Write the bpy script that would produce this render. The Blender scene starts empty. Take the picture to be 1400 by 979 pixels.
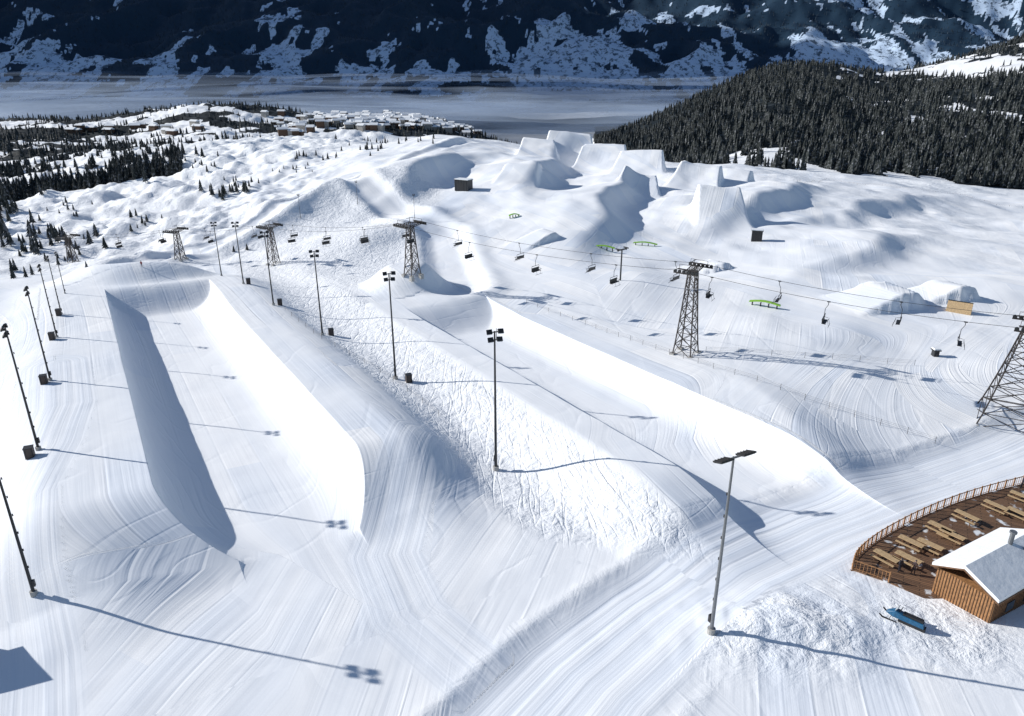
import bpy, math, random, time
import numpy as np
from mathutils import Vector, Matrix
random.seed(4); rng=np.random.default_rng(7)
TH=math.radians(22.0); F=1000.0; CH=40.0
sT,cT=math.sin(TH),math.cos(TH)
SUN_AZ=math.radians(-15); SUN_EL=math.radians(25.5)
# ------------------------------------------------------------------ helpers
def sm(a,b,x):
    t=np.clip((x-a)/(b-a),0,1); return t*t*(3-2*t)
def lerp(a,b,t): return a+(b-a)*t
def _h(xi,yi,seed):
    n=(xi.astype(np.int64)*374761393+yi.astype(np.int64)*668265263+seed*974634777)&0xffffffff
    n=((n^(n>>13))*1274126177)&0xffffffff
    n=(n^(n>>16))&0xffffffff
    return n/4294967295.0
def vn(x,y,seed=0):
    xi=np.floor(x);yi=np.floor(y);fx=x-xi;fy=y-yi
    fx=fx*fx*fx*(fx*(fx*6-15)+10);fy=fy*fy*fy*(fy*(fy*6-15)+10)
    a=_h(xi,yi,seed);b=_h(xi+1,yi,seed);c=_h(xi,yi+1,seed);d=_h(xi+1,yi+1,seed)
    return (a+(b-a)*fx)*(1-fy)+(c+(d-c)*fx)*fy
def fbm(x,y,o=4,seed=0):
    s=0;a=.5;t=0
    for i in range(o):
        s=s+a*vn(x,y,seed+i*17);t+=a;a*=.5
        x,y=x*1.6+y*1.2+13.1,-x*1.2+y*1.6+7.7
    return s/t
# ------------------------------------------------------------------ terrain heights
cu=np.array([-400,0,150,300,450,600,750,900,1050,1200,1400,1700,2100.])
ry=np.array([200,260,330,420,500,560,650,800,1000,1250,1600,2000,2400,2700,3500,4800,5000,5600,6400,7500,9000,11500.])
TV=[[374,350,325,300,280,272,262,245,232,215,195,178,185],
[374,353,328,303,285,277,263,240,228,208,188,170,185],
[374,345,315,285,262,252,238,213,212,203,185,165,185],
[374,335,300,265,238,226,212,200,203,196,172,142,180],
[374,325,280,240,218,208,200,196,200,190,172,158,185],
[374,320,268,218,190,190,200,215,215,200,180,165,190],
[374,322,278,236,208,206,215,235,235,225,215,205,200],
[374,325,284,244,222,222,232,235,215,190,172,158,180],
[374,330,292,255,235,233,232,205,165,128,100,92,125],
[374,332,296,267,248,246,238,212,175,142,115,98,125],
[374,335,305,285,273,270,255,215,160,112,75,45,50],
[374,340,315,300,290,285,265,220,150,80,20,-30,-10],
[374,340,315,300,290,285,265,220,150,80,20,-30,-10]]
def v2T(v):
    zc=(490-v)/1000.; return (-sT+zc*cT)/(cT+zc*sT)
TT=np.array([[v2T(v) for v in r]+[-265/2700.,-265/3500.,-225/4800.]+[v2T(v) for v in (131,106,70,18,-45,-120)] for r in TV])
def cr(f):
    f2=f*f;f3=f2*f
    return (-.5*f3+f2-.5*f, 1.5*f3-2.5*f2+1, -1.5*f3+2*f2+.5*f, .5*f3-.5*f2)
def ztab(x,y):
    q=x/y; u=700+1036*q
    cs=np.interp(u,cu,np.arange(len(cu)));rs=np.interp(np.log(y),np.log(ry),np.arange(len(ry)))
    ci=np.clip(np.floor(cs).astype(int),0,len(cu)-2);ri=np.clip(np.floor(rs).astype(int),0,len(ry)-2)
    wc=cr(cs-ci);wr=cr(rs-ri);s=0
    for a in range(4):
        ia=np.clip(ci+a-1,0,len(cu)-1)
        for b in range(4):
            ib=np.clip(ri+b-1,0,len(ry)-1)
            s=s+wc[a]*wr[b]*TT[ia,ib]
    return CH+y*s
A1=(-39.,68.6);E1=(-.505,.863);N1=(.863,.505);W1=24.
A2=(24.4,73.8);E2=(-.49,.872);N2=(.872,.49);W2=20.
def st(x,y,A,E,N):
    dx=x-A[0];dy=y-A[1]; return dx*E[0]+dy*E[1], dx*N[0]+dy*N[1]
def weff(s): return W1-.02*np.clip(6-s,0,15)**2
def lip0(s): return .028*np.clip(6-s,0,15)**2
def canon(s,t):
    w=weff(s);t0=lip0(s); return np.where(t<=t0,t-t0,np.where(t<w,(t-t0)*W1/(w-t0),t+W1-w))
def uncanon(s,T):
    w=weff(s);t0=lip0(s); return np.where(T<=0,T+t0,np.where(T<W1,t0+T*(w-t0)/W1,T+w-W1))
ROAD=np.array([(130,124),(100,107),(72.7,91),(50.9,80),(35.7,72),(23.2,63.8),(13.9,55.4),(6.2,47.4),(0,39),(-8,28),(-20,12)])
TRK1=np.array([(-80,118),(-68,98),(-62,84),(-57,70),(-50,58),(-43,48),(-37,38),(-34,24)])
TRK2=np.array([(-13,92),(-13.5,78),(-14,66),(-10,56),(-3,48),(2,43)])
CAT1=np.array([(-14,178),(-16,200),(-20,225),(-24,253),(-43,282),(-64,315),(-78,340)])
CAT2=np.array([(-125,235),(-98,275),(-86,310),(-72,350),(-57,410),(-46,450),(-30,490)])
def polyd(x,y,P):
    best=np.full(np.shape(x),1e9);sg=np.zeros(np.shape(x));al=np.zeros(np.shape(x));acc=0
    for i in range(len(P)-1):
        a=P[i];b=P[i+1];d=b-a;L=math.hypot(*d);d=d/L
        t=np.clip((x-a[0])*d[0]+(y-a[1])*d[1],0,L)
        px=a[0]+d[0]*t;py=a[1]+d[1]*t
        dd=np.hypot(x-px,y-py);c=(x-a[0])*d[1]-(y-a[1])*d[0]
        m=dd<best
        best=np.where(m,dd,best);sg=np.where(m,np.sign(c)*dd,sg);al=np.where(m,acc+t,al);acc+=L
    return best,sg,al
# jumps: x,y,heading(rad from +y, + to right),ramp length,width,height,table length
KICK=[(37,482,.1,30,36,12.5,18),(16,462,.05,24,26,8,10),(54,446,.2,26,34,11,12),(70,408,.28,24,30,9.5,10),(94,374,.4,24,26,8.5,9),(60,348,.2,20,20,6.5,7),
      (80,286,.12,24,22,9.5,5),(118,396,.5,20,22,5.5,7),
      (4,334,.2,18,20,4.5,6),
      (88,166,1.3,13,15,3.6,5),(106,172,1.35,12,12,3.2,4),(60,214,1.2,12,12,1.8,3),(10,236,.9,14,10,2.0,3)]
BERM=[(-42,350,60,34,11,13,.25),(14,380,80,30,10,11,.15),(42,318,60,30,8,8.5,.25),(110,322,75,52,8.5,7.5,.62),(92,425,70,40,12,6,.3),
      (165,345,80,64,10,7,.78),(-80,300,50,34,12,7,.5),(30,262,46,30,9,4.5,.25),(112,232,52,36,8,5,.75),(-40,262,30,16,10,4.5,.4),(60,140,35,20,14,1.2,.3),(30,190,30,18,10,1.8,.2)]
def feat(x,y,z):
    for (bx,by,hl,wl,wr,H,hd) in BERM:
        c,s_=math.cos(hd),math.sin(hd);dx=x-bx;dy=y-by
        a=dx*s_+dy*c;cc=dx*c-dy*s_+2.5*np.sin(a*.09+bx)
        z=z+H*np.exp(-(a/hl)**2)*np.where(cc<0,np.exp(-(cc/wl)**2),np.exp(-(cc/wr)**2))
    add=np.zeros_like(z)
    for (kx,ky,hd,L,Wd,H,tb) in KICK:
        c,s_=math.cos(hd),math.sin(hd);dx=x-kx;dy=y-ky
        a=dx*s_+dy*c;cc=np.abs(dx*c-dy*s_)
        w_=Wd*.5*(1-.18*np.clip((a+L)/L,0,1.2))
        up=np.clip((a+L)/L,0,1)**1.3
        up=np.where(a>0,np.where(a<tb,1-.05*a/tb,.95*np.clip(1-(a-tb)/(H*.9),0,1)),up)
        bt=H*.2
        add=np.maximum(add,H*up*np.clip((w_+bt*.5-cc)/bt,0,1))
    return z+add
def zfull(x,y):
    x=np.asarray(x,float);y=np.asarray(y,float);yy=np.maximum(y,150)
    pl=-.0745*y
    z=lerp(pl,ztab(x*yy/np.maximum(y,1),yy),sm(150,225,y))
    b=-2.4-2.6*(1-sm(80,118,y))
    s,tp=st(x,y,A1,E1,N1);t=canon(s,tp)
    e=sm(-13,5,s)*(1-sm(126,150,s))
    eo=sm(-20,6,s)*(1-sm(126,150,s));e=lerp(e,eo,sm(2,12,np.maximum(-t,t-W1)))
    m=sm(-24,-10,t)*(1-sm(W1+6,W1+18,t))
    o=lerp(b,0,m*e)
    ttl=np.minimum(t,W1-t);uu=np.clip((7.5-ttl)/7.5,0,1)
    pr=1-np.sqrt(np.maximum(1-uu*uu,0));pr=np.maximum(pr,sm(108,121,s))
    o=np.where((t>0)&(t<W1)&(s>-30)&(s<124),-5+5*pr*e,o)
    s2,t2=st(x,y,A2,E2,N2)
    far2=sm(W2+1,W2+22,t2)
    e2=sm(-12+4*far2,9+40*far2,s2);m2=sm(-16,-5,t2)
    o=np.where(m2>0,lerp(o,-1,m2*e2),o)
    ttl=np.minimum(t2,W2-t2);uu=np.clip((7-ttl)/7,0,1)
    pr=1-np.sqrt(np.maximum(1-uu*uu,0));pr=np.maximum(pr,sm(86,100,s2))
    o=np.where((t2>0)&(t2<W2)&(s2>-20)&(s2<101),-5+4*pr*e2,o)
    o=o+4.8*(1-sm(4,13,np.hypot((x+27),(y-184)*.8)))+4.6*(1-sm(8,20,np.hypot((x+104)*.8,(y-196))))
    o=o*(1-sm(195,270,y))
    z=z+o
    bd,sg,al=polyd(x,y,ROAD)
    rm=(1-sm(4.5,9,bd))
    z=z+rm*(-.3-.06*np.clip(sg,-6,6))+.10*np.exp(-((bd-8)/1.2)**2)*fbm(x*.7,y*.7,2,5)
    z=z+1.2*np.exp(-(((x-25)/9)**2+((y-53.5)/5)**2))*(.5+fbm(x*.3,y*.3,3,9))
    far=sm(170,330,y)
    z=z+far*(fbm(x*.02,y*.02,4,3)-.5)*8*(1-sm(560,700,y))
    z=z+sm(95,140,y)*sm(10,40,x+.3*y-60)*(1-sm(400,500,y))*(fbm(x*.03+5,y*.03,3,13)-.5)*3.4
    left=1-sm(-90,-30,x+0.12*y)
    z=z+left*far*((fbm(x*.045,y*.045,4,21)-.5)*12+(fbm(x*.09,y*.07,3,29)-.5)*5)
    z=z+sm(700,1200,y)*(1-sm(2100,2500,y))*(fbm(x*.004,y*.004,5,31)-.5)*40
    mt=sm(4800,6200,y)
    if np.any(mt>0):
        rg=1-np.abs(fbm(x*.0007+3,y*.0005,5,41)*2-1)*1.6
        z=z+mt*((rg-.5)*330+(fbm(x*.004,y*.004,4,47)-.5)*90)
    z=z+(fbm(x*.12,y*.12,3,51)-.5)*.25
    z=feat(x,y,z)
    for P,dep in ((CAT1,1.3),(CAT2,2.0)):
        bd,_,_=polyd(x,y,P);z=z-dep*(1-sm(3,9,bd))+.6*np.exp(-((bd-10)/3)**2)
    return z
def ray(u,v):
    zc=(490-v)/F; return np.array([(u-700)/F, cT+zc*sT, -sT+zc*cT])
TC=np.concatenate([np.arange(35,700,2.),np.arange(700,3000,10.)])
def site(u,v):
    """ground point on a surveyed bearing / depression"""
    r=ray(u,v)
    def hit(t):
        g=zfull(r[0]*t,r[1]*t);return int(np.argmax(CH+r[2]*t<g)),g
    k,g=hit(TC);a=TC[max(k-1,0)];t=np.linspace(a,TC[k],40);k,g=hit(t)
    return (float(r[0]*t[k]),float(r[1]*t[k]),float(g[k]))
def atz(u,v,z0):
    r=ray(u,v);t=(z0-CH)/r[2]; return (r[0]*t,r[1]*t,z0)
def gz(x,y): return float(zfull(np.array([x]),np.array([y]))[0])
# ------------------------------------------------------------------ masks
def forest(x,y):
    u=700+1036*x/y
    n=fbm(x*.0065,y*.004,4,61)*.6+fbm(x*.03,y*.02,3,67)*.4
    f=np.zeros_like(x)
    r=sm(790,840,u)*sm(590,690,y)*(1-sm(3400,3500,y))
    f=np.maximum(f,(r>.4)*(n<.56+.3*sm(1900,2200,y)+.3*(1-sm(1060,1150,u))*sm(850,1000,y)))
    l=(1-sm(200,290,u))*sm(540,600,y)*(1-sm(900,960,y))
    f=np.maximum(f,(l>.5)*(n<.48+.08*(1-sm(0,200,u))))
    l2=(y>1000)*(y<2350)
    thr=.42+.16*(1-sm(60,260,u))
    knoll=np.exp(-(((u-370)/55)**2+((y-1960)/120)**2))*.3
    nn=fbm(x*.004,y*.012,4,71)
    f=np.maximum(f,l2*(u<=800)*(nn<thr+knoll))
    mt=y>4700
    n3=fbm(x*.0026+y*.0006,y*.0016,5,81)*.5+fbm(x*.011,y*.004,4,85)*.5
    thr=.54+.08*sm(5900,6800,y)-.03*(1-sm(5900,6600,y))-.11*np.exp(-((u-820)/170)**2)*(1-sm(6500,7400,y))-.10*sm(950,1150,u)-.05*(1-sm(150,420,u))*(1-sm(5700,6500,y))
    f=np.maximum(f,mt*(n3<thr))
    return f
def masks(x,y):
    s1,t1=st(x,y,A1,E1,N1);s2,t2=st(x,y,A2,E2,N2)
    bd,sg,al=polyd(x,y,ROAD)
    r=sm(W1+11,W1+14,t1)*(1-sm(-8,-5,t2))*sm(68,74,y+.25*x)
    wl=(1-sm(-100,-60,x+.22*y-20))*sm(205,235,y)
    wm=(1-sm(-34,-26,x))*sm(165,190,y)*sm(W1+9,W1+13,t1)*(1-sm(330,350,y))
    wr=sm(110,160,x)*sm(150,210,y)*.4
    r=np.maximum(np.maximum(np.maximum(r,wl),wr),wm)
    b1,_,_=polyd(x,y,CAT1);b2,_,_=polyd(x,y,CAT2)
    cat=np.maximum(1-sm(6,8,b1),1-sm(6,8,b2))
    r=r*(1-cat)
    bank=np.exp(-(((x-25)/9)**2+((y-53.5)/5)**2));hut=np.exp(-(((x-40)/6)**2+((y-54)/5)**2))
    pl=np.clip(np.maximum(np.clip(bank*1.6,0,1)*(bd>5.5),np.maximum(.3*np.exp(-((bd-8.2)/.7)**2),np.clip(hut*1.6,0,1))),0,1)
    r=np.maximum(r,sm(520,640,y))
    z2=np.where((s1>-4)&(t1>-14)&(t1<W1+8),0,1)*np.where((s2>-4)&(t2>-9)&(t2<W2+1),0,1)
    tr=1-sm(5.5,7.5,bd)
    for T,w_,k_ in ((TRK1,6,.8),(TRK2,4.5,.7)):
        d_,g_,a_=polyd(x,y,T);mm=k_*(1-sm(w_-1.2,w_,d_));use=mm>tr
        sg=np.where(use,g_,sg);al=np.where(use,a_,al);tr=np.maximum(tr,mm)
    return np.clip(r,0,1),tr,s1,canon(s1,t1),sg,al,pl,z2
# ------------------------------------------------------------------ materials
def mat(name):
    m=bpy.data.materials.new(name);m.use_nodes=True;nt=m.node_tree
    return m,nt,nt.nodes,nt.links,nt.nodes['Principled BSDF']
def simple(name,col,rough=.7,metal=0,var=.15,scale=6,bump=0):
    m,nt,N,L,P=mat(name)
    tc=N.new('ShaderNodeTexCoord');n=N.new('ShaderNodeTexNoise');n.inputs['Scale'].default_value=scale;n.inputs['Detail'].default_value=3
    L.new(tc.outputs['Object'],n.inputs['Vector'])
    r=N.new('ShaderNodeValToRGB');r.color_ramp.elements[0].position=.3;r.color_ramp.elements[1].position=.7
    r.color_ramp.elements[0].color=[c*(1-var) for c in col]+[1];r.color_ramp.elements[1].color=[min(1,c*(1+var)) for c in col]+[1]
    L.new(n.outputs['Fac'],r.inputs['Fac']);L.new(r.outputs['Color'],P.inputs['Base Color'])
    P.inputs['Roughness'].default_value=rough;P.inputs['Metallic'].default_value=metal
    if bump:
        b=N.new('ShaderNodeBump');b.inputs['Strength'].default_value=.6;b.inputs['Distance'].default_value=bump
        L.new(n.outputs['Fac'],b.inputs['Height']);L.new(b.outputs['Normal'],P.inputs['Normal'])
    return m
def snow_mat(near):
    m,nt,N,L,P=mat('piste_snow' if near else 'mountain_snow')
    def att(n):
        a=N.new('ShaderNodeAttribute');a.attribute_name=n;return a
    def M(op,a,b=None,c=None):
        k=N.new('ShaderNodeMath');k.operation=op
        for i,v in enumerate((a,b,c)):
            if v is None: continue
            if isinstance(v,(int,float)): k.inputs[i].default_value=v
            else: L.new(v,k.inputs[i])
        return k.outputs[0]
    def mixf(f,a,b):
        k=N.new('ShaderNodeMix');L.new(f,k.inputs[0])
        for i,v in ((2,a),(3,b)):
            if isinstance(v,(int,float)): k.inputs[i].default_value=v
            else: L.new(v,k.inputs[i])
        return k.outputs[0]
    def mixv(f,a,b):
        k=N.new('ShaderNodeMix');k.data_type='VECTOR';L.new(f,k.inputs[0]);L.new(a,k.inputs[4]);L.new(b,k.inputs[5]);return k.outputs[1]
    def mixc(f,a,b):
        k=N.new('ShaderNodeMix');k.data_type='RGBA';L.new(f,k.inputs[0])
        for i,v in ((6,a),(7,b)):
            if isinstance(v,tuple): k.inputs[i].default_value=v
            else: L.new(v,k.inputs[i])
        return k.outputs[2]
    def noise(vec,sc,scale=1,det=4,dist=0,rough=.5):
        mp=N.new('ShaderNodeMapping');mp.inputs['Scale'].default_value=sc;L.new(vec,mp.inputs['Vector'])
        n=N.new('ShaderNodeTexNoise');n.inputs['Scale'].default_value=scale;n.inputs['Detail'].default_value=det;n.inputs['Distortion'].default_value=dist
        n.inputs['Roughness'].default_value=rough
        L.new(mp.outputs[0],n.inputs['Vector']);return n.outputs['Fac']
    def rng_(v,a,b,c=0,d=1):
        k=N.new('ShaderNodeMapRange');L.new(v,k.inputs[0])
        for i,x in enumerate((a,b,c,d)): k.inputs[i+1].default_value=x
        return k.outputs[0]
    def sep(v):
        s=N.new('ShaderNodeSeparateXYZ');L.new(v,s.inputs[0]);return s.outputs
    ro,fo,tr=sep(att('mk').outputs['Vector'])
    pos=N.new('ShaderNodeNewGeometry').outputs['Position']
    P.inputs['Roughness'].default_value=.75;P.inputs['Specular IOR Level'].default_value=.15
    b=N.new('ShaderNodeBump');b.inputs['Strength'].default_value=1;b.inputs['Distance'].default_value=.55
    L.new(b.outputs['Normal'],P.inputs['Normal'])
    if near:
        pl,z2,_=sep(att('mk2').outputs['Vector'])
        gc0=att('gc').outputs['Vector'];tc=att('tc').outputs['Vector']
        mp=N.new('ShaderNodeMapping');mp.inputs['Rotation'].default_value=(0,0,math.radians(52));L.new(gc0,mp.inputs[0])
        zone=M('MULTIPLY',M('GREATER_THAN',noise(gc0,(.03,.016,1),1,0,.4),.5),z2)
        gc=mixv(zone,gc0,mp.outputs[0])
        g=sep(gc);a=M('DIVIDE',g[0],4.6);fl=M('FLOOR',a);fr=M('FRACT',a)
        cmb=N.new('ShaderNodeCombineXYZ');L.new(fl,cmb.inputs[0]);L.new(M('FLOOR',M('ADD',M('DIVIDE',g[1],60.),M('MULTIPLY',fl,.37))),cmb.inputs[1])
        wn=N.new('ShaderNodeTexWhiteNoise');L.new(cmb.outputs[0],wn.inputs['Vector']);tone=wn.outputs['Value']
        edge=rng_(M('MINIMUM',fr,M('SUBTRACT',1.,fr)),0,.05,1,0)
        fine=noise(gc,(1.6,.03,1),1,2);wide=noise(gc,(.22,.012,1),1,1)
        brk=rng_(noise(pos,(1,1,1),.045,1),.40,.62,.22,1)
        t_w=noise(tc,(.9,.012,1),1,3)
        rn=noise(pos,(1,1,1),.5,5,.3,.62)
        def tracks(rot,sc):
            m2=N.new('ShaderNodeMapping');m2.inputs['Rotation'].default_value=(0,0,rot);m2.inputs['Scale'].default_value=(sc,sc*.12,1)
            L.new(pos,m2.inputs[0]);n=N.new('ShaderNodeTexNoise');n.inputs['Scale'].default_value=1;n.inputs['Detail'].default_value=1;n.inputs['Distortion'].default_value=.3;L.new(m2.outputs[0],n.inputs['Vector'])
            return rng_(M('ABSOLUTE',M('SUBTRACT',n.outputs['Fac'],.5)),0,.035,0,1)
        tk=M('ADD',tracks(.5,.5),tracks(1.1,.4))
        rough=M('ADD',M('MULTIPLY',rn,1.0),M('MULTIPLY',tk,.085))
        lt=M('MULTIPLY',tracks(.85,.09),.04)
        groomed=M('ADD',M('ADD',M('ADD',M('MULTIPLY',wide,.2),lt),M('MULTIPLY',M('MULTIPLY',fine,.14),brk)),M('MULTIPLY',M('MULTIPLY',edge,brk),.055))
        h=mixf(tr,groomed,M('MULTIPLY',t_w,.36));h=mixf(ro,h,rough);h=mixf(pl,h,M('MULTIPLY',rn,1.2))
        L.new(h,b.inputs['Height'])
        amt=M('MULTIPLY',M('ADD',M('MULTIPLY',M('SUBTRACT',tone,.55),M('MULTIPLY',brk,.65)),M('MULTIPLY',M('SUBTRACT',wide,.5),.4)),M('SUBTRACT',1.,ro))
        amt=mixf(tr,amt,M('SUBTRACT',t_w,.72))
        L.new(mixc(rng_(amt,-.45,.2),(.75,.80,.875,1),(.95,.95,.95,1)),P.inputs['Base Color'])
    else:
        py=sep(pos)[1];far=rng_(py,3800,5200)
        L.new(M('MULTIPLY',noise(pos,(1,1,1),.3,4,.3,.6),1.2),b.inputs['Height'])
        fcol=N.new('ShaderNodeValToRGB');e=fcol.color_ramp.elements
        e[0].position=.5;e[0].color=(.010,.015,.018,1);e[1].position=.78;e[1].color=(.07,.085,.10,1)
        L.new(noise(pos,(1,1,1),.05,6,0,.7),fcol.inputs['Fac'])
        snow=mixc(far,(.92,.935,.95,1),(.50,.62,.78,1))  # far snow goes darker and bluer: distance haze painted into its colour
        fc=mixc(far,fcol.outputs['Color'],(.013,.034,.062,1))  # same painted blue haze on the far forest ground
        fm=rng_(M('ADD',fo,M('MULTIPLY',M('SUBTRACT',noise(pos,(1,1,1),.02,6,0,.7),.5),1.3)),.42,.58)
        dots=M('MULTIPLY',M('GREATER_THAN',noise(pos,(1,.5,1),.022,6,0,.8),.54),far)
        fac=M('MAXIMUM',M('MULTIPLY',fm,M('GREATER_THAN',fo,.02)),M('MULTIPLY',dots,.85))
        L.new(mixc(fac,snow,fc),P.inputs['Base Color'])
    return m
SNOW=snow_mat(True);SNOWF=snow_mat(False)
def mesh_np(name,V,Fq,mats,smooth=True,attrs=None,mi=None):
    me=bpy.data.meshes.new(name);k=Fq.shape[1]
    me.vertices.add(len(V));me.vertices.foreach_set('co',V.astype(np.float32).ravel())
    me.loops.add(Fq.size);me.loops.foreach_set('vertex_index',Fq.astype(np.int32).ravel())
    me.polygons.add(len(Fq));me.polygons.foreach_set('loop_start',(np.arange(len(Fq))*k).astype(np.int32))
    me.update(calc_edges=True)
    me.polygons.foreach_set('use_smooth',np.full(len(Fq),smooth))
    for m in mats: me.materials.append(m)
    if mi is not None: me.polygons.foreach_set('material_index',mi.astype(np.int32))
    if attrs:
        for n,a in attrs.items():
            at=me.attributes.new(n,'FLOAT_VECTOR','POINT');at.data.foreach_set('vector',a.astype(np.float32).ravel())
    ob=bpy.data.objects.new(name,me);bpy.context.collection.objects.link(ob);return ob
def grid_faces(nr,nc):
    i=np.arange(nr-1)[:,None]*nc+np.arange(nc-1)[None,:]
    return np.stack([i,i+1,i+1+nc,i+nc],-1).reshape(-1,4)
def attrs_for(x,y):
    r,tr,s1,t1,sg,al,pl,z2=masks(x,y);f=forest(x,y)
    w=(fbm(x*.006,y*.006,2,90)-.5)*40*sm(130,280,y)
    left=1-sm(-30,-5,t1)
    g=t1+w+left*8*np.sin(s1*.05)+ (1-sm(-25,5,s1))*(.006*(t1-10)**2*np.sign(t1-10))*.6
    o=x*0
    return {'gc':np.stack([g,s1,o],1),'tc':np.stack([sg,al,o],1),'mk':np.stack([r,f,tr],1),'mk2':np.stack([pl,z2+o,o],1)}
NR,NC=860,900
ly=np.exp(np.linspace(math.log(22),math.log(11400),NR));q=np.linspace(-1.25,1.25,NC)
Y,Q=np.meshgrid(ly,q,indexing='ij');X=Q*Y;X=X.ravel();Y=Y.ravel()
Z=zfull(X,Y)
P1=(-27,132,-20,43);P2=(-19,108,-11,34);P3=(-130,215,215,522)
def inset(pb,s,t): return np.minimum(np.minimum(s-pb[0],pb[1]-s),np.minimum(t-pb[2],pb[3]-t))
s,t=st(X,Y,A1,E1,N1);Z=Z-8*sm(1.6,4,inset(P1,s,canon(s,t)))
s,t=st(X,Y,A2,E2,N2);Z=Z-8*sm(1.6,4,inset(P2,s,t))
Z=Z-14*sm(4,12,inset(P3,X,Y))
fq=grid_faces(NR,NC)
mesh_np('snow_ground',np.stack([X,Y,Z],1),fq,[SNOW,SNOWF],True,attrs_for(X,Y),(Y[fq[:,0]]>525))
def patch(name,A,E,N_,W,tr,pb,warp):
    phi=np.linspace(0,math.pi/2,22)
    inner=tr*(1-np.sin(phi[::-1]));inner[0]=.004
    ts=np.concatenate([np.arange(pb[2],-.3,.45),[-.25,-.08,0.0],inner,np.arange(tr+.5,W-tr,.6),(W-inner)[::-1],[W,W+.08,W+.25],np.arange(W+.6,pb[3]+.01,.45)])
    ts=np.unique(ts);ss=np.arange(pb[0],pb[1]+.01,.5)
    S,Tt=np.meshgrid(ss,ts,indexing='ij');S=S.ravel();Tt=Tt.ravel()
    d=inset(pb,S,Tt)
    if warp: Tt=uncanon(S,Tt)
    x=A[0]+S*E[0]+Tt*N_[0];y=A[1]+S*E[1]+Tt*N_[1];z=zfull(x,y)+.04*sm(0,2.5,d)
    return mesh_np(name,np.stack([x,y,z],1),grid_faces(len(ss),len(ts))[:,::-1],[SNOW],True,attrs_for(x,y))
patch('halfpipe',A1,E1,N1,W1,7.5,P1,True)
patch('halfpipe',A2,E2,N2,W2,7,P2,False)
xs=np.arange(P3[0],P3[1]+.1,.7);ys=np.arange(P3[2],P3[3]+.1,.8)
gy,gx=np.meshgrid(ys,xs,indexing='ij');gx=gx.ravel();gy=gy.ravel()
zz=zfull(gx,gy)+.1*sm(0,4,inset(P3,gx,gy))
mesh_np('jump_line',np.stack([gx,gy,zz],1),grid_faces(len(ys),len(xs)),[SNOW],True,attrs_for(gx,gy))
gx=np.linspace(-13500,-5600,90);gy=np.linspace(5200,14500,110)
GY,GX=np.meshgrid(gy,gx,indexing='ij');c=1-np.abs(GX+9200)/3600;c=np.clip(c,0,1)
H=6000*c**.9*sm(5300,7300,GY)*(.9+.2*fbm(GX*.0008,GY*.0008,4,3))-300
mesh_np('shade_ridge',np.stack([GX.ravel(),GY.ravel(),H.ravel()],1),grid_faces(110,90),[simple('rock_snow',(.45,.48,.52),.9,0,.5,.002)])  # unseen ridge, added left of frame to keep sun off the far mountains
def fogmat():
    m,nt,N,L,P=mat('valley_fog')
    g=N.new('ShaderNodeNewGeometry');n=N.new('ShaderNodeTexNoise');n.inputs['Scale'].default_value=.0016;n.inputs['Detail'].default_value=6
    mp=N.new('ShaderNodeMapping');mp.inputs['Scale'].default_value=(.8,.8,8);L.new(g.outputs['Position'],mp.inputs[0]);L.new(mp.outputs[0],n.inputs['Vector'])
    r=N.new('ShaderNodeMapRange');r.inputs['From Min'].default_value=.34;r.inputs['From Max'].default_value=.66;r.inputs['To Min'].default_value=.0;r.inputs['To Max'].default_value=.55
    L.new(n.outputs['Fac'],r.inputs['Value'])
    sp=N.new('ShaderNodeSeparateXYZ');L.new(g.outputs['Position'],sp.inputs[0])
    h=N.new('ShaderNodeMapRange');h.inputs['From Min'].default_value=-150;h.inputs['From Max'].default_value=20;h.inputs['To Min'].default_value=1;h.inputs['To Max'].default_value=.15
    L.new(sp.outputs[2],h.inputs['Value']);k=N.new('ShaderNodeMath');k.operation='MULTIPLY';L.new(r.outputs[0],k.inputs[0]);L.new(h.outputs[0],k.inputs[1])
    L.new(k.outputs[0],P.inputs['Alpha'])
    P.inputs['Base Color'].default_value=(.50,.60,.74,1);P.inputs['Roughness'].default_value=1;P.inputs['Specular IOR Level'].default_value=0  # bluish base colour, air haze of distance painted into the fog
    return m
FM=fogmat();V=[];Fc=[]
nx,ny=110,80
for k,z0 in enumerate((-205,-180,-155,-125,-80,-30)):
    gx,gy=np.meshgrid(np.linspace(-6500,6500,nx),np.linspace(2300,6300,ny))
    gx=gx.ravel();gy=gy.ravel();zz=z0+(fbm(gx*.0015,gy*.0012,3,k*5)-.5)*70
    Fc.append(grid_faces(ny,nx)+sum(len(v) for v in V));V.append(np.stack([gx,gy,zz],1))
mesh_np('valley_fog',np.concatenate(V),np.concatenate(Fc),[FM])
# ------------------------------------------------------------------ trees
def treemat(nm,c0,c1,c2):
    m,nt,N,L,P=mat(nm)
    g=N.new('ShaderNodeNewGeometry');n=N.new('ShaderNodeTexNoise');n.inputs['Scale'].default_value=.5;n.inputs['Detail'].default_value=2
    L.new(g.outputs['Position'],n.inputs['Vector'])
    r=N.new('ShaderNodeValToRGB');e=r.color_ramp.elements
    e[0].position=.35;e[0].color=c0;e[1].position=.7;e[1].color=c2
    k=e.new(.55);k.color=c1
    L.new(n.outputs['Fac'],r.inputs['Fac']);L.new(r.outputs['Color'],P.inputs['Base Color']);P.inputs['Roughness'].default_value=.9
    return m
TM=treemat('conifer_foliage',(.010,.016,.016,1),(.030,.036,.034,1),(.17,.18,.20,1))
TMF=treemat('haze_blue_foliage',(.008,.018,.03,1),(.015,.034,.06,1),(.05,.08,.12,1))  # far trees blued, aerial haze painted into the foliage colours
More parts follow.
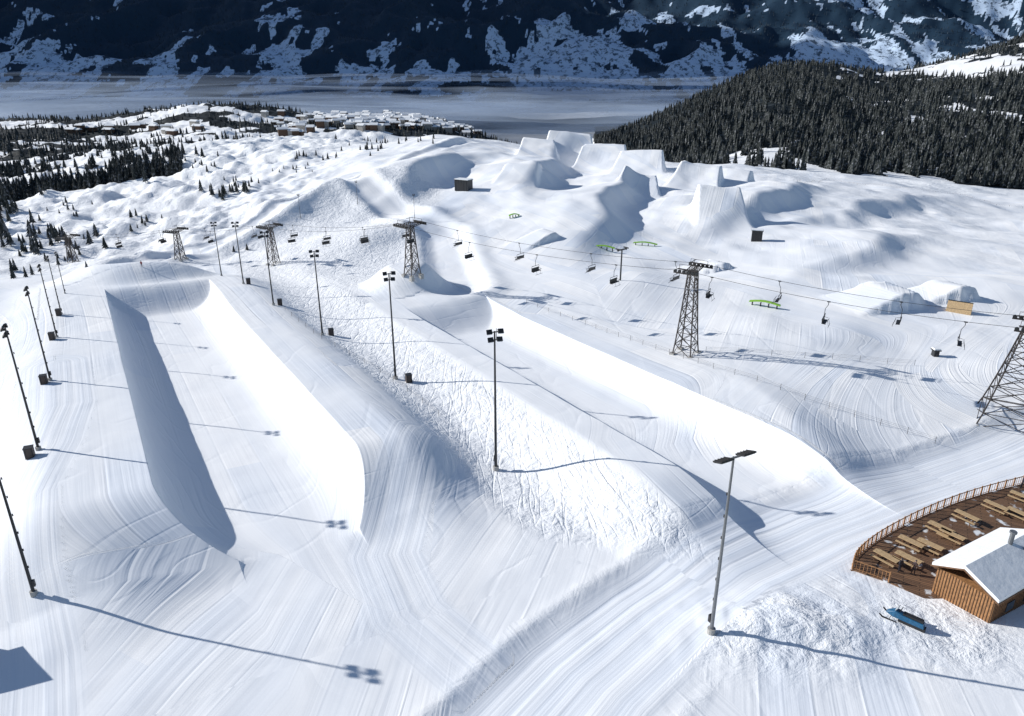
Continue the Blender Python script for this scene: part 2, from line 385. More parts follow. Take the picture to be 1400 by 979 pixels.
def conifer(tiers,sides,seed):
    r=random.Random(seed);V=[];Fc=[]
    V+= [(.025,0,0),(-.0125,.022,0),(-.0125,-.022,0),(0,0,.3)];Fc+=[(0,1,3),(1,2,3),(2,0,3)]
    for i in range(tiers):
        z0=.12+.80*i/tiers;z1=z0+.9/tiers+.12
        if i==tiers-1:z1=1
        rad=.2*(1-i/tiers*.82);b=len(V);n=sides*2
        for j in range(n):
            a=j/n*2*math.pi+r.random()*.2;k=rad*((1.0+.25*r.random()) if j%2==0 else .5)
            V.append((math.cos(a)*k,math.sin(a)*k,z0-(.04 if j%2==0 else -.02)+r.uniform(-.02,.02)))
        V.append((0,0,min(z1,1)))
        for j in range(n): Fc.append((b+j,b+(j+1)%n,b+n))
    return np.array(V),np.array(Fc)
def scatter(name,pts,hs,tmpls,M_=None):
    V=[];Fc=[];off=0;pts=np.array(pts);hs=np.array(hs)
    idx=rng.integers(0,len(tmpls),len(pts))
    for k,(tv,tf) in enumerate(tmpls):
        p=pts[idx==k];h=hs[idx==k]
        if len(p)==0: continue
        a=rng.random(len(p))*6.28;w=h*rng.uniform(.8,1.25,len(p))
        c=np.cos(a)[:,None];s=np.sin(a)[:,None]
        vx=(tv[None,:,0]*c-tv[None,:,1]*s)*w[:,None]+p[:,0:1];vy=(tv[None,:,0]*s+tv[None,:,1]*c)*w[:,None]+p[:,1:2]
        vz=tv[None,:,2]*h[:,None]+p[:,2:3]-.3
        V.append(np.stack([vx,vy,vz],-1).reshape(-1,3))
        Fc.append((tf[None]+(np.arange(len(p))*len(tv))[:,None,None]).reshape(-1,3)+off);off+=len(p)*len(tv)
    return mesh_np(name,np.concatenate(V),np.concatenate(Fc),[M_ or TM],False)
def sample(n,u0,u1,y0,y1,mask=True):
    u=rng.uniform(u0,u1,n);y=np.exp(rng.uniform(math.log(y0),math.log(y1),n));x=(u-700)/1036*y
    if mask:
        k=forest(x,y)>.5;x=x[k];y=y[k]
    return x,y
big=[conifer(5,5,i) for i in range(5)];small=[conifer(3,3,i+9) for i in range(4)];tiny=[conifer(2,2,i+20) for i in range(3)]
x,y=sample(21000,790,1650,600,2800);z=zfull(x,y)
scatter('conifer_forest',np.stack([x,y,z],1),rng.uniform(7,17,len(x)),small)
x,y=sample(6500,-350,290,540,960);z=zfull(x,y)
scatter('conifer_forest',np.stack([x,y,z],1),rng.uniform(6,13,len(x)),big)
x,y=sample(8000,-350,840,1000,2350);z=zfull(x,y)
scatter('conifer_forest',np.stack([x,y,z],1),rng.uniform(8,15,len(x)),small)
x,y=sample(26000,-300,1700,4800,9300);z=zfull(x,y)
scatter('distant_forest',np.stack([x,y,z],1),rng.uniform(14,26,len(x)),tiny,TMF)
P=[];Hh=[]
def clump(u,v,n,ru,rv,h0,h1):
    for _ in range(n):
        a=site(u+random.gauss(0,ru),v+random.gauss(0,rv))
        if a[1]<60: continue
        P.append(a);Hh.append(random.uniform(h0,h1))
for c_ in [(300,268,14,22,5,4,8),(335,250,8,14,4,3,6),(60,325,18,22,9,4,9),(105,335,10,18,7,3,7),(20,262,26,18,9,7,12),(10,300,14,10,14,7,12),
           (150,245,24,20,5,6,10),(190,305,8,20,6,2,5),(45,345,10,22,8,3,6),(180,220,56,34,8,5,10),(225,210,30,25,5,6,10),(270,225,10,20,5,3,6),
           (120,290,12,45,8,2,5),(400,232,10,18,4,2,4),(500,205,12,22,3,3,5),(560,196,8,16,3,3,5),(90,360,6,20,4,2,4),(330,345,3,6,3,2,3),(80,235,30,40,8,6,11),
           (430,215,14,30,3,3,5),(30,380,6,14,6,3,5),(900,158,50,24,8,9,15),(950,135,60,22,8,9,15),(1000,118,60,22,8,9,15),(1050,104,50,22,7,9,15)]:
    clump(*c_)
scatter('spruce_trees',P,Hh,big)
# ------------------------------------------------------------------ mesh builder
class MB:
    def __init__(s): s.v=[];s.f=[];s.m=[]
    def add(s,vs,fs,m=0):
        b=len(s.v);s.v+= [tuple(v) for v in vs];s.f+=[tuple(b+i for i in f) for f in fs];s.m+=[m]*len(fs)
    def box(s,c,d,R=None,m=0):
        R=R or Matrix.Identity(3);c=Vector(c);vs=[]
        for z in (-.5,.5):
            for (x,y) in ((-.5,-.5),(.5,-.5),(.5,.5),(-.5,.5)): vs.append(c+R@Vector((x*d[0],y*d[1],z*d[2])))
        s.add(vs,[(3,2,1,0),(4,5,6,7),(0,1,5,4),(1,2,6,5),(2,3,7,6),(3,0,4,7)],m)
    def cyl(s,a,b,r0,r1=None,n=8,m=0):
        r1=r0 if r1 is None else r1;a=Vector(a);b=Vector(b);d=(b-a).normalized()
        u=d.orthogonal().normalized();w=d.cross(u);vs=[]
        for p,r in ((a,r0),(b,r1)):
            for i in range(n):
                t=i/n*2*math.pi;vs.append(p+u*math.cos(t)*r+w*math.sin(t)*r)
        fs=[(i,(i+1)%n,n+(i+1)%n,n+i) for i in range(n)]+[tuple(range(n))[::-1],tuple(range(n,2*n))]
        s.add(vs,fs,m)
    def mesh(s,name,mats):
        me=bpy.data.meshes.new(name);me.from_pydata(s.v,[],s.f);me.update()
        for m in mats: me.materials.append(m)
        me.polygons.foreach_set('material_index',s.m);return me
    def obj(s,name,mats,loc=(0,0,0),rot=0,bev=0):
        return place(name,s.mesh(name,mats),loc,rot,bev)
def place(name,me,loc,rot=0,bev=0,scale=1):
    o=bpy.data.objects.new(name,me);bpy.context.collection.objects.link(o);o.location=loc;o.rotation_euler=(0,0,rot);o.scale=(scale,)*3
    if bev:
        b=o.modifiers.new('bev','BEVEL');b.width=bev;b.segments=2
    return o
STEEL=simple('galvanised_steel',(.22,.23,.24),.5,.6);DARK=simple('dark_steel',(.035,.037,.04),.5,.3);BLK=simple('black_housing',(.02,.02,.022),.5)
RUST=simple('weathered_steel',(.065,.055,.05),.7,.3);GREEN=simple('green_plastic',(.25,.5,.04),.5);WOOD=simple('larch_wood',(.34,.17,.07),.75,0,.35,3)
WOODD=simple('deck_wood',(.16,.085,.045),.8,0,.4,2.5);SN=simple('roof_snow',(.84,.86,.88),.8,0,.03,.8,.12);LIGHTW=simple('pale_wood',(.50,.35,.19),.7,0,.2,4)
GLASS=simple('lamp_glass',(.35,.38,.4),.15);CONC=simple('concrete',(.4,.39,.37),.9)
def pole_mesh(h,kind):
    b=MB();b.cyl((0,0,-1),(0,0,.5),.35,.35,12,3);b.cyl((0,0,.3),(0,0,h),.17,.09,10,0)
    b.box((0,.24,1.4),(.35,.25,.7),m=1)
    if kind==0:
        for zz,w in ((h-.1,1.5),(h-1.0,1.2)):
            b.box((0,0,zz),(w,.1,.1),m=0)
            for sx in (-1,1):
                R=Matrix.Rotation(math.radians(-35),3,'X')@Matrix.Rotation(math.radians(12*sx),3,'Z')
                b.box((sx*w*.42,-.18,zz+.12),(.62,.22,.5),R,1);b.box((sx*w*.42,-.27,zz+.05),(.52,.06,.4),R,2)
                b.box((sx*w*.42,0,zz),(.08,.3,.3),None,1)
        b.cyl((.2,0,h-.9),(.2,0,h+.3),.03,.03,6,0)
    else:
        b.box((0,0,h-.1),(2.2,.12,.12),m=0)
        for sx in (-1,1):
            R=Matrix.Rotation(math.radians(-20),3,'X')
            b.box((sx*1.15,-.1,h+.05),(1.25,.95,.13),R,1);b.box((sx*1.15,-.12,h-.04),(1.1,.8,.06),R,2)
            for k in range(4): b.box((sx*1.15-.45+k*.3,-.08,h+.14),(.05,.85,.08),R,1)
    for k in range(6): b.box((0,.2,h*.2+k*h*.12),(.06,.1,.25),m=1)
    return b.mesh('floodlight_pole',[STEEL if kind else DARK,BLK,GLASS,CONC])
PM=pole_mesh(17,0);PM2=pole_mesh(17,1)
b=MB();b.box((0,0,.75),(1.0,1.0,1.4));b.box((0,0,1.5),(1.1,1.1,.12),m=1)
for s_ in (-.35,.35): b.box((s_,-.52,.75),(.1,.06,1.4),m=1)
PAD=b.mesh('crash_pad',[simple('pad_vinyl',(.05,.035,.03),.6),BLK])
def pole(u,v,vtop,kind=0,pad=None,rot=0):
    p=site(u,v);k=(490-vtop)/F;hh=CH+p[1]*((-sT+k*cT)/(cT+k*sT))-p[2]
    hh=max(9,min(20,hh))
    place('floodlight_pole',PM2 if kind else PM,(p[0],p[1],p[2]),rot,0,hh/17.0)
    if pad:
        a=site(u+pad[0],v+pad[1]);place('crash_pad',PAD,(a[0],a[1],a[2]-.05),.4,.05)
for a in [(678,643,445,0,None,.3),(541,519,374,0,(18,4),.3),(441,459,344,0,(12,0),.3),(374,418,318,0,(9,0),.3),(333,389,305,0,(7,0),.3),(303,378,305,0,None,.3),
          (53,616,448,0,(-11,10),-1.2),(69,521,395,0,(-8,4),-1.2),(78,462,364,0,(-6,3),-1.2),(84,430,352,0,(-3,2),-1.2),(89,402,346,0,None,-1.2),(47,814,612,0,None,-1.2),
          (411,299,276,0,None,.3),(489,280,258,0,None,.3),(567,300,276,0,None,0),
          (972,866,625,1,None,.5)]:
    pole(*a)
# ------------------------------------------------------------------ chairlift
def pylon_mesh(h,bw,tw,arm):
    b=MB();n=max(5,int(h/2.2));lv=[]
    for i in range(n+1):
        f=i/n;w=lerp(bw,tw,f**.8)*.5;lv.append([Vector((sx*w,sy*w,h*f)) for sx,sy in ((-1,-1),(1,-1),(1,1),(-1,1))])
    for i in range(n):
        for k in range(4):
            b.cyl(lv[i][k],lv[i+1][k],.13,.13,4);j=(k+1)%4
            b.cyl(lv[i][k],lv[i+1][j],.065,.065,4);b.cyl(lv[i][j],lv[i+1][k],.065,.065,4);b.cyl(lv[i+1][k],lv[i+1][j],.065,.065,4)
    for k in range(4): b.box(lv[0][k]-Vector((0,0,.1)),(.9,.9,1.2),m=1)
    for sx in (-1,1):
        for sy in (-.45,.45):
            b.cyl((0,sy,h+.9),(sx*arm,sy,h+.25),.09,.09,4);b.cyl((0,sy,h-.5),(sx*arm,sy,h+.05),.09,.09,4)
            for k in range(5):
                f=k/5;f2=(k+.5)/5
                b.cyl((sx*arm*f,sy,h+.9-.65*f),(sx*arm*f2,sy,h-.5+.55*f2),.045,.045,4)
                b.cyl((sx*arm*f2,sy,h-.5+.55*f2),(sx*arm*(f+.2),sy,h+.9-.65*(f+.2)),.045,.045,4)
        b.box((sx*arm,0,h+.15),(.18,4.6,.22));b.box((sx*(arm-.5),0,h+.75),(.7,3.6,.06))
        for k in range(6): b.cyl((sx*arm-.12,-2.0+k*.8,h+.42),(sx*arm+.12,-2.0+k*.8,h+.42),.3,.3,10,2)
        for yy in (-1.6,1.6): b.cyl((sx*(arm-.8),yy,h+.75),(sx*(arm-.8),yy,h+1.5),.04,.04,4)
        b.cyl((sx*(arm-.8),-1.6,h+1.5),(sx*(arm-.8),1.6,h+1.5),.04,.04,4)
    b.cyl((0,0,h+.9),(0,0,h+2.1),.08,.05,5);b.cyl((-1.0,0,h+1.9),(1.0,0,h+1.9),.06,.06,5)
    for sx in (-.2,.2): b.cyl((sx,-bw*.5,0),(sx,-tw*.5-.1,h),.03,.03,4)
    return b.mesh('chairlift_pylon',[RUST,CONC,DARK])
pyl=[(1374,577,8.0,1.6,15.5),(937,484,3.6,1.3,16),(564,377,3.0,1.2,12.5),(375,362,2.8,1.1,12),(247,355,2.6,1.1,9.5)]
pp=[]
for (u,v,bw,tw,h) in pyl:
    p=site(u,v);pp.append((Vector(p),h,bw,tw))
d0=(pp[0][0]-pp[1][0]);ext=pp[0][0]+d0*1.1;pp.insert(0,(Vector((ext.x,ext.y,gz(ext.x,ext.y))),15,5,1.5))
dl=pp[-1][0]-pp[-2][0];el=pp[-1][0]+dl*1.3;pp.append((Vector((el.x,el.y,gz(el.x,el.y))),9,2.6,1.1))
ARM=3.2;ends=[]
for i,(p,h,bw,tw) in enumerate(pp):
    a=pp[max(0,i-1)][0];c=pp[min(len(pp)-1,i+1)][0];d=(c-a);ang=math.atan2(d.y,d.x)-math.pi/2
    place('chairlift_pylon',pylon_mesh(h,bw,tw,ARM),(p.x,p.y,p.z-.2),ang)
    sx=Vector((math.cos(ang),math.sin(ang),0));top=Vector((p.x,p.y,p.z-.2+h+.75));ends.append((top-sx*ARM,top+sx*ARM,ang))
def chair_mesh():
    b=MB();b.cyl((0,0,0),(0,0,-.5),.05,.05,6);b.cyl((0,0,-.5),(.0,.35,-1.2),.045,.045,6);b.cyl((0,.35,-1.2),(0,.35,-2.3),.045,.045,6)
    b.box((0,0,0.02),(.16,.5,.16));b.cyl((-1.15,.35,-2.3),(1.15,.35,-2.3),.05,.05,6)
    for sx in (-1.15,1.15):
        b.cyl((sx,.35,-2.3),(sx,.42,-3.4),.04,.04,6);b.cyl((sx,.42,-3.4),(sx,-.2,-3.45),.04,.04,6);b.cyl((sx,-.2,-3.0),(sx,.4,-2.9),.03,.03,6)
    b.box((0,.1,-3.35),(2.25,.52,.1),m=1);b.box((0,.42,-3.0),(2.25,.09,.6),Matrix.Rotation(math.radians(-10),3,'X'),1)
    b.cyl((-1.15,-.35,-3.0),(1.15,-.35,-3.0),.03,.03,6);b.cyl((-1.1,-.6,-3.9),(1.1,-.6,-3.9),.03,.03,6)
    for sx in (-.6,.6): b.cyl((sx,-.35,-3.0),(sx,-.6,-3.9),.025,.025,6)
    return b.mesh('lift_chair',[DARK,BLK])
CM=chair_mesh();cab=MB();spans=[]
def cpt(a,c,f): 
    L=(c-a).length;p=a.lerp(c,f);p.z-=4*f*(1-f)*L*.022;return p
for i in range(len(ends)-1):
    for sd in (0,1):
        a=ends[i][sd];c=ends[i+1][sd];prev=a
        for k in range(1,17):
            p=cpt(a,c,k/16);cab.cyl(prev,p,.035,.035,5);prev=p
        spans.append((a,c,sd))
cab.obj('lift_cable',[DARK])
for sd in (0,1):
    off=[7,16][sd]
    for (a,c,s_) in [s for s in spans if s[2]==sd]:
        L=(c-a).length;d=off
        while d<L:
            p=cpt(a,c,d/L);dd=c-a;place('lift_chair',CM,(p.x,p.y,p.z-.05),math.atan2(dd.y,dd.x)-math.pi/2+(math.pi if sd else 0));d+=19
        off=d-L
def fence(name,pts,step=3.5,h=1.1):
    b=MB();w=[site(*p) for p in pts];last=None
    for i in range(len(w)-1):
        a=Vector(w[i][:2]);c=Vector(w[i+1][:2]);L=(c-a).length;n=max(1,int(L/step))
        for k in range(n+(i==len(w)-2)):
            p=a.lerp(c,k/n);z=gz(p.x,p.y);q_=Vector((p.x,p.y,z))
            b.cyl(q_-Vector((0,0,.3)),q_+Vector((0,0,h)),.035,.03,5)
            if last is not None:
                for hh in (.45,.75,1.0): b.cyl(last+Vector((0,0,hh)),q_+Vector((0,0,hh)),.012,.012,3)
            last=q_
    b.obj(name,[RUST])
fence('snow_fence',[(720,415),(800,445),(975,505),(1100,548),(1278,607)])
fence('snow_fence',[(965,482),(1100,490),(1250,500)],5)
fence('snow_fence',[(390,425),(440,465),(520,510),(600,570)],5)
fence('snow_fence',[(1090,250),(1130,246),(1230,258),(1398,285)],6)
# ------------------------------------------------------------------ park features
def rail(u,v,L,rot,h=1.0):
    b=MB();n=6
    for i in range(n):
        x0=-L/2+L*i/n;x1=x0+L/n;z0=h+.5*math.sin(math.pi*i/n);z1=h+.5*math.sin(math.pi*(i+1)/n)
        b.add([(x0,-.4,z0),(x1,-.4,z1),(x1,.4,z1),(x0,.4,z0),(x0,-.4,z0-.3),(x1,-.4,z1-.3),(x1,.4,z1-.3),(x0,.4,z0-.3)],[(0,1,2,3),(7,6,5,4),(0,4,5,1),(2,6,7,3),(1,5,6,2),(3,7,4,0)],0)
    for k in (-.4,-.13,.13,.4): b.box((L*k,0,h*.5-.2),(.2,.6,h+.2),m=1)
    p=site(u,v);b.obj('slide_box',[GREEN,DARK],p,rot)
rail(826,342,7,-.45);rail(882,337,8,-.35);rail(1045,420,7,-.55);rail(703,298,4,.3)
def cabin(u,v,w,d,h,rot,mt,name):
    b=MB();b.box((0,0,h*.5),(w,d,h));b.box((0,0,h+.1),(w+.4,d+.4,.2),m=1);b.box((0,-d*.5-.03,h*.45),(w*.4,.06,h*.5),m=1);b.box((0,0,h+.35),(w+.2,d+.2,.3),m=2)
    for k in range(5): b.box((-w*.4+k*w*.2,-d*.5-.04,h*.5),(.08,.08,h),m=1)
    p=site(u,v);b.obj(name,[mt,BLK,SN],(p[0],p[1],p[2]-.4),rot,.04)
cabin(634,260,6.5,4,4.5,-.5,DARK,'start_cabin');cabin(1034,330,3.5,2.5,4,-.3,DARK,'start_cabin')
def wallride(u,v,L,h,rot,mt):
    b=MB();b.add([(-L/2,-.6,0),(L/2,-.6,0),(L/2,.5,h),(-L/2,.5,h),(-L/2,1.6,0),(L/2,1.6,0),(-L/2,.9,h),(L/2,.9,h)],[(0,1,2,3),(3,2,7,6),(6,7,5,4),(0,3,6,4),(1,5,7,2),(0,4,5,1)],0)
    b.box((0,.7,h+.06),(L,.5,.1),m=1)
    for k in range(6): b.box((-L*.45+k*L*.18,1.3,h*.45),(.15,.15,h*.9),m=1)
    p=site(u,v);b.obj('wall_ride',[mt,DARK],(p[0],p[1],p[2]-.2),rot,.03)
wallride(1310,428,5,2.6,-.6,LIGHTW)
cabin(1278,487,1.0,1.0,1.5,0,DARK,'kicker_sign')
# ------------------------------------------------------------------ village
b=MB()
for (cu_,cv_,n,ru,rv) in ((460,163,80,30,4),(560,163,110,42,4),(620,175,50,30,4),(400,178,24,16,4),(500,172,50,30,3),(650,180,14,20,3),(230,178,10,30,6),(120,182,8,50,5),(560,152,30,40,3)):
    for _ in range(n):
        p=site(cu_+random.gauss(0,ru),cv_+random.gauss(0,rv))
        if p[1]<1100 or p[1]>2300: continue
        w=random.uniform(11,19);d=random.uniform(10,14);h=random.uniform(5,11);r=Matrix.Rotation(random.uniform(-.5,.5),3,'Z');c=Vector(p)
        b.box(c+Vector((0,0,h*.4)),(w,d,h*1.4),r,random.choice((0,0,1)))
        vs=[(-w*.6,-d*.6,h),(w*.6,-d*.6,h),(w*.6,d*.6,h),(-w*.6,d*.6,h),(-w*.6,0,h+d*.3),(w*.6,0,h+d*.3)]
        b.add([c+r@Vector(v)+Vector((0,0,.1)) for v in vs],[(0,1,5,4),(2,3,4,5),(1,2,5),(3,0,4),(3,2,1,0)],2)
b.obj('alpine_village',[simple('chalet_wood',(.09,.05,.03),.8),simple('chalet_render',(.4,.37,.33),.9),SN])
# ------------------------------------------------------------------ terrace
TZ=-9.4
outer=[Vector(atz(u,v,TZ)) for u,v in ((1165,778),(1172,762),(1197,741),(1235,719),(1280,698),(1330,680),(1385,665),(1450,650),(1530,640))]
inner=[Vector(atz(u,v,TZ)) for u,v in ((1540,790),(1440,800),(1345,832),(1262,818),(1215,796))]
def smooth(P,n=5):
    out=[]
    for i in range(len(P)-1):
        p0=P[max(0,i-1)];p1=P[i];p2=P[i+1];p3=P[min(len(P)-1,i+2)]
        for k in range(n):
            w=cr(k/n);out.append(p0*w[0]+p1*w[1]+p2*w[2]+p3*w[3])
    out.append(P[-1]);return out
oc=smooth(outer);ring=oc+inner
b=MB();n=len(ring);b.add([r for r in ring]+[r-Vector((0,0,.25)) for r in ring],[tuple(range(n))[::-1],tuple(range(n,2*n))]+[(i,(i+1)%n,n+(i+1)%n,n+i) for i in range(n)],0)
for r in oc[::3]+inner: b.box((r.x,r.y,TZ-1.6),(.25,.25,2.8),m=1)
def plankmat():
    m,nt,N,L,P=mat('terrace_planks');tc=N.new('ShaderNodeTexCoord')
    mp=N.new('ShaderNodeMapping');mp.inputs['Rotation'].default_value=(0,0,.5);L.new(tc.outputs['Object'],mp.inputs[0])
    w=N.new('ShaderNodeTexBrick');w.inputs['Scale'].default_value=1;w.inputs['Brick Width'].default_value=3;w.inputs['Row Height'].default_value=.3;w.inputs['Mortar Size'].default_value=.03
    w.inputs['Color1'].default_value=(.13,.07,.04,1);w.inputs['Color2'].default_value=(.22,.12,.065,1);w.inputs['Mortar'].default_value=(.03,.02,.012,1)
    L.new(mp.outputs[0],w.inputs['Vector'])
    ns=N.new('ShaderNodeTexNoise');ns.inputs['Scale'].default_value=.7;ns.inputs['Detail'].default_value=6;L.new(tc.outputs['Object'],ns.inputs['Vector'])
    mr=N.new('ShaderNodeMapRange');mr.inputs['From Min'].default_value=.6;mr.inputs['From Max'].default_value=.68;L.new(ns.outputs['Fac'],mr.inputs['Value'])
    mx=N.new('ShaderNodeMix');mx.data_type='RGBA';L.new(mr.outputs[0],mx.inputs[0]);L.new(w.outputs['Color'],mx.inputs[6]);mx.inputs[7].default_value=(.75,.78,.8,1)
    L.new(mx.outputs[2],P.inputs['Base Color']);P.inputs['Roughness'].default_value=.8;return m
b.obj('wooden_terrace',[plankmat(),WOODD])
b=MB();rl=[inner[-1]]+oc
for i in range(len(rl)-1):
    a=rl[i];c=rl[i+1];L_=(c-a).length;U=Vector((0,0,1));k=max(1,int(L_/.35))
    b.cyl(a+U*1.1,c+U*1.1,.055,.055,6);b.cyl(a+U*.15,c+U*.15,.035,.035,5)
    for j in range(k):
        p=a.lerp(c,j/k);b.cyl(p,p+U*1.08,.028,.028,4)
    b.box(a+U*.6,(.13,.13,1.25))
b.obj('terrace_railing',[WOOD])
def table(u,v,rot,L=2.6):
    b=MB();b.box((0,0,.72),(L,.75,.07),m=0)
    for sy in (-.75,.75): b.box((0,sy,.45),(L,.3,.06),m=0)
    for sx in (-.8,.8):
        b.box((sx,0,.35),(.1,.1,.7),m=1);b.box((sx,0,.4),(.1,1.7,.08),m=1)
        for sy in (-.75,.75): b.box((sx,sy,.22),(.1,.1,.44),m=1)
    p=atz(u,v,TZ);b.obj('picnic_table',[LIGHTW,WOODD],(p[0],p[1],TZ+.01),rot,.01)
for (u,v) in ((1210,768),(1244,748),(1284,728),(1320,712),(1360,698),(1396,685),(1240,770),(1270,752),(1300,738),(1392,708)):
    table(u,v,-.95+random.uniform(-.06,.06))
hx,hy=45.0,54.6;HR=math.atan2(.49,.87);Lh,Dh,wh=11.,5.6,3.0
b=MB();b.box((Lh/2,Dh/2,wh/2-.9),(Lh,Dh,wh+1.8),m=0)
k=0
while k<Lh: b.box((k+.1,-.03,wh/2-.9),(.05,.06,wh+1.8),m=1);k+=.28
k=0
while k<Dh: b.box((-.03,k+.1,wh/2-.9),(.06,.05,wh+1.8),m=1);k+=.28
b.box((3.0,-.06,1.2),(1.3,.1,1.0),m=3);b.box((6.2,-.06,1.2),(1.3,.1,1.0),m=3)
rz=1.5
def roof(z,t,o_,m):
    vs=[(-o_,-o_,z),(Lh+o_,-o_,z),(Lh+o_,Dh+o_,z),(-o_,Dh+o_,z),(-o_,Dh*.55,z+rz),(Lh+o_,Dh*.55,z+rz)]
    vs=vs+[(x,y,zz+t) for x,y,zz in vs]
    b.add(vs,[(6,7,11,10),(8,9,10,11),(0,4,5,1),(2,5,4,3),(0,1,7,6),(2,3,9,8),(0,6,10,4),(4,10,9,3),(1,5,11,7),(5,2,8,11)],m)
roof(wh,.14,.5,1);roof(wh+.145,.38,.42,2)
b.cyl((7,3,wh+1),(7,3,wh+3.2),.22,.22,10,4);b.cyl((7,3,wh+3.2),(7,3,wh+3.4),.34,.34,10,4)
b.box((8.6,1.5,wh+1.3),(1.6,1.2,1.0),m=4)
b.obj('wooden_hut',[WOOD,WOODD,SN,simple('window_glass',(.03,.04,.05),.1),STEEL],(hx,hy,TZ),HR)
b=MB();b.box((0,0,2),(5,5,6));b.add([(-3,-3,5),(3,-3,5),(3,3,5),(-3,3,5),(-3,0,7.2),(3,0,7.2)],[(0,1,5,4),(2,3,4,5),(1,2,5),(3,0,4),(3,2,1,0)],1)
p=(-55.5,50);b.obj('shadow_shed',[WOOD,SN],(p[0],p[1],gz(*p)),.3)  # unseen shed, added off frame to throw the shadow at lower left
b=MB()
b.add([(-1.4,-.28,.35),(.9,-.32,.35),(1.5,-.2,.45),(1.5,.2,.45),(.9,.32,.35),(-1.4,.28,.35),(-1.3,-.25,.75),(.2,-.3,.8),(.8,-.3,.95),(1.3,-.16,.65),(1.3,.16,.65),(.8,.3,.95),(.2,.3,.8),(-1.3,.25,.75)],
 [(0,1,8,7,6),(1,2,9,8),(2,3,10,9),(3,4,11,10),(4,5,13,12,11),(5,0,6,13),(6,7,12,13),(7,8,11,12),(8,9,10,11),(0,5,4,3,2,1)],0)
b.box((-.5,0,.88),(1.5,.4,.2),m=1);b.box((-.5,0,.2),(2.0,.45,.35),m=1);b.box((.75,0,1.15),(.06,.5,.4),Matrix.Rotation(-.5,3,'Y'),2);b.cyl((.45,-.4,1.15),(.45,.4,1.15),.03,.03,6,1);b.cyl((.6,0,.85),(.45,0,1.15),.04,.04,6,1)
for sy in (-.5,.5):
    b.box((1.1,sy,.08),(1.2,.16,.05),m=1);b.box((1.75,sy,.18),(.3,.16,.05),Matrix.Rotation(-.6,3,'Y'),1);b.cyl((1.1,sy,.1),(1.0,sy*.4,.5),.03,.03,6,1)
p=site(1237,853);b.obj('snowmobile',[simple('blue_paint',(.02,.11,.22),.3),BLK,GLASS],(p[0],p[1],p[2]),2.4,.03).scale=(1.15,)*3
SK=simple('skin',(.5,.33,.25),.6)
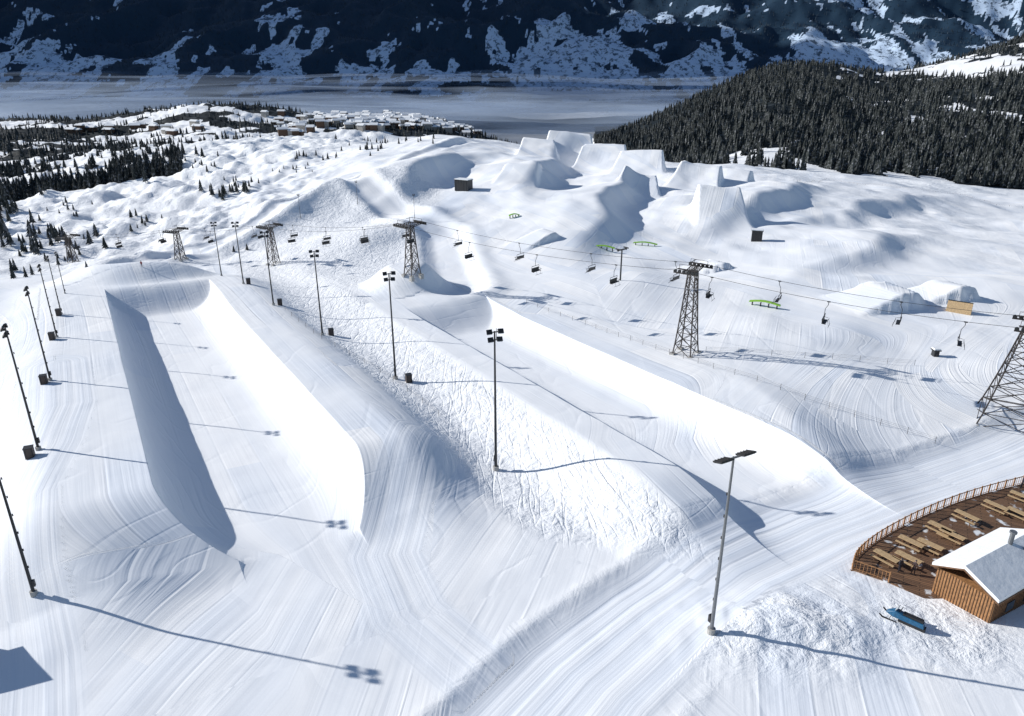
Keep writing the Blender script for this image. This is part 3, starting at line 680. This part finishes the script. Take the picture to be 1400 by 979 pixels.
def person(loc,rot,jc,pc,pose=0):
    nodes=[((0,0,.95),.15),((0,0,1.15),.145),((0,0,1.38),.17),((0,0,1.5),.07),((0,0,1.58),.06),
     ((-.1,0,.88),.1),((-.11,.02,.5),.075),((-.12,-.01,.1),.055),((-.12,.14,.05),.05),
     ((.1,0,.88),.1),((.12,.05,.5),.075),((.15,.08,.1),.055),((.15,.23,.05),.05),
     ((-.2,0,1.42),.075),((-.27,-.02,1.15),.055),((-.22,.14 if pose else .05,.93),.045),
     ((.2,0,1.42),.075),((.28,-.02,1.15),.055),((.2,.2 if pose else .04,1.05 if pose else .9),.045)]
    ed=[(0,1),(1,2),(2,3),(3,4),(0,5),(5,6),(6,7),(7,8),(0,9),(9,10),(10,11),(11,12),(2,13),(13,14),(14,15),(2,16),(16,17),(17,18)]
    me=bpy.data.meshes.new('body');me.from_pydata([n[0] for n in nodes],ed,[]);me.update()
    root=bpy.data.objects.new('person',None);bpy.context.collection.objects.link(root);root.location=loc;root.rotation_euler=(0,0,rot)
    o=bpy.data.objects.new('body',me);bpy.context.collection.objects.link(o);o.parent=root
    o.modifiers.new('skin','SKIN')
    for i,n in enumerate(nodes): me.skin_vertices[0].data[i].radius=(n[1],n[1]*.8)
    me.skin_vertices[0].data[0].use_root=True
    ss=o.modifiers.new('ss','SUBSURF');ss.levels=1;ss.render_levels=1
    m,nt,N,L,P=mat('clothing');tc=N.new('ShaderNodeTexCoord');sp=N.new('ShaderNodeSeparateXYZ');L.new(tc.outputs['Object'],sp.inputs[0])
    r=N.new('ShaderNodeValToRGB');r.color_ramp.interpolation='CONSTANT';e=r.color_ramp.elements
    e[0].color=(.02,.02,.02,1);e[1].position=.12/1.8;e[1].color=pc+(1,);x=e.new(.92/1.8);x.color=jc+(1,)
    dv=N.new('ShaderNodeMath');dv.operation='DIVIDE';dv.inputs[1].default_value=1.8;L.new(sp.outputs[2],dv.inputs[0]);L.new(dv.outputs[0],r.inputs['Fac']);L.new(r.outputs['Color'],P.inputs['Base Color']);me.materials.append(m)
    h=MB()
    for (c,r3,mi) in (((0,.01,1.68),(.085,.10,.12),0),((0,-.015,1.72),(.1,.112,.1),1)):
        vs=[];fs=[];nu,nv=12,8
        for i in range(nv+1):
            for j in range(nu):
                a=i/nv*math.pi;t=j/nu*2*math.pi;vs.append((c[0]+r3[0]*math.sin(a)*math.cos(t),c[1]+r3[1]*math.sin(a)*math.sin(t),c[2]+r3[2]*math.cos(a)))
        for i in range(nv):
            for j in range(nu): fs.append((i*nu+j,(i+1)*nu+j,(i+1)*nu+(j+1)%nu,i*nu+(j+1)%nu))
        h.add(vs,fs,mi)
    h.box((0,.115,1.67),(.03,.04,.04),m=0)
    for sx in (-.035,.035): h.box((sx,.103,1.695),(.03,.02,.015),m=1)
    ob=h.obj('head',[SK,BLK]);ob.parent=root
for (u,v,r,jc) in ((1229,783,.3,(.03,.03,.04)),(1248,786,2.2,(.05,.03,.03)),(1396,668,1.,(.02,.03,.06))):
    p=atz(u,v,TZ);person((p[0],p[1],TZ+.01),r,jc,(.02,.02,.03),r>1)
p=site(194,366);person(p,0,(.3,.02,.02),(.03,.03,.05))
p=site(848,384)
b=MB();b.cyl((0,0,-.5),(0,0,8),.22,.18,10);b.box((0,0,8),(3.4,.3,.3));
for sx in (-1.5,1.5): b.box((sx,0,8.3),(.2,1.6,.3));b.box((sx,0,8.0),(.1,.5,.5))
b.obj('lift_tower',[DARK],p,.7)
# ------------------------------------------------------------------ light, world, camera
sx,sy=-math.cos(SUN_AZ),-math.sin(SUN_AZ)
sd=Vector((sx*math.cos(SUN_EL),sy*math.cos(SUN_EL),math.sin(SUN_EL)))
l=bpy.data.lights.new('sun','SUN');l.energy=5;l.angle=math.radians(.5);l.color=(1,.97,.92)
o=bpy.data.objects.new('sun',l);bpy.context.collection.objects.link(o);o.rotation_euler=sd.to_track_quat('Z','Y').to_euler()
w=bpy.data.worlds.new('World');bpy.context.scene.world=w;w.use_nodes=True;nt=w.node_tree
sky=nt.nodes.new('ShaderNodeTexSky');sky.sky_type='NISHITA';sky.sun_disc=False;sky.sun_elevation=SUN_EL;sky.sun_rotation=math.atan2(sx,sy)%(2*math.pi);sky.altitude=2000
bg=nt.nodes['Background'];bg.inputs['Strength'].default_value=.11;nt.links.new(sky.outputs[0],bg.inputs['Color'])
cam=bpy.data.cameras.new('camera');co=bpy.data.objects.new('camera',cam);bpy.context.collection.objects.link(co)
co.location=(0,0,CH);co.rotation_euler=(math.radians(68),0,0);cam.sensor_width=36;cam.lens=36*F/1400;cam.clip_end=30000;cam.clip_start=.5
sc=bpy.context.scene;sc.camera=co;sc.view_settings.view_transform='Standard';sc.view_settings.look='None';sc.view_settings.exposure=0
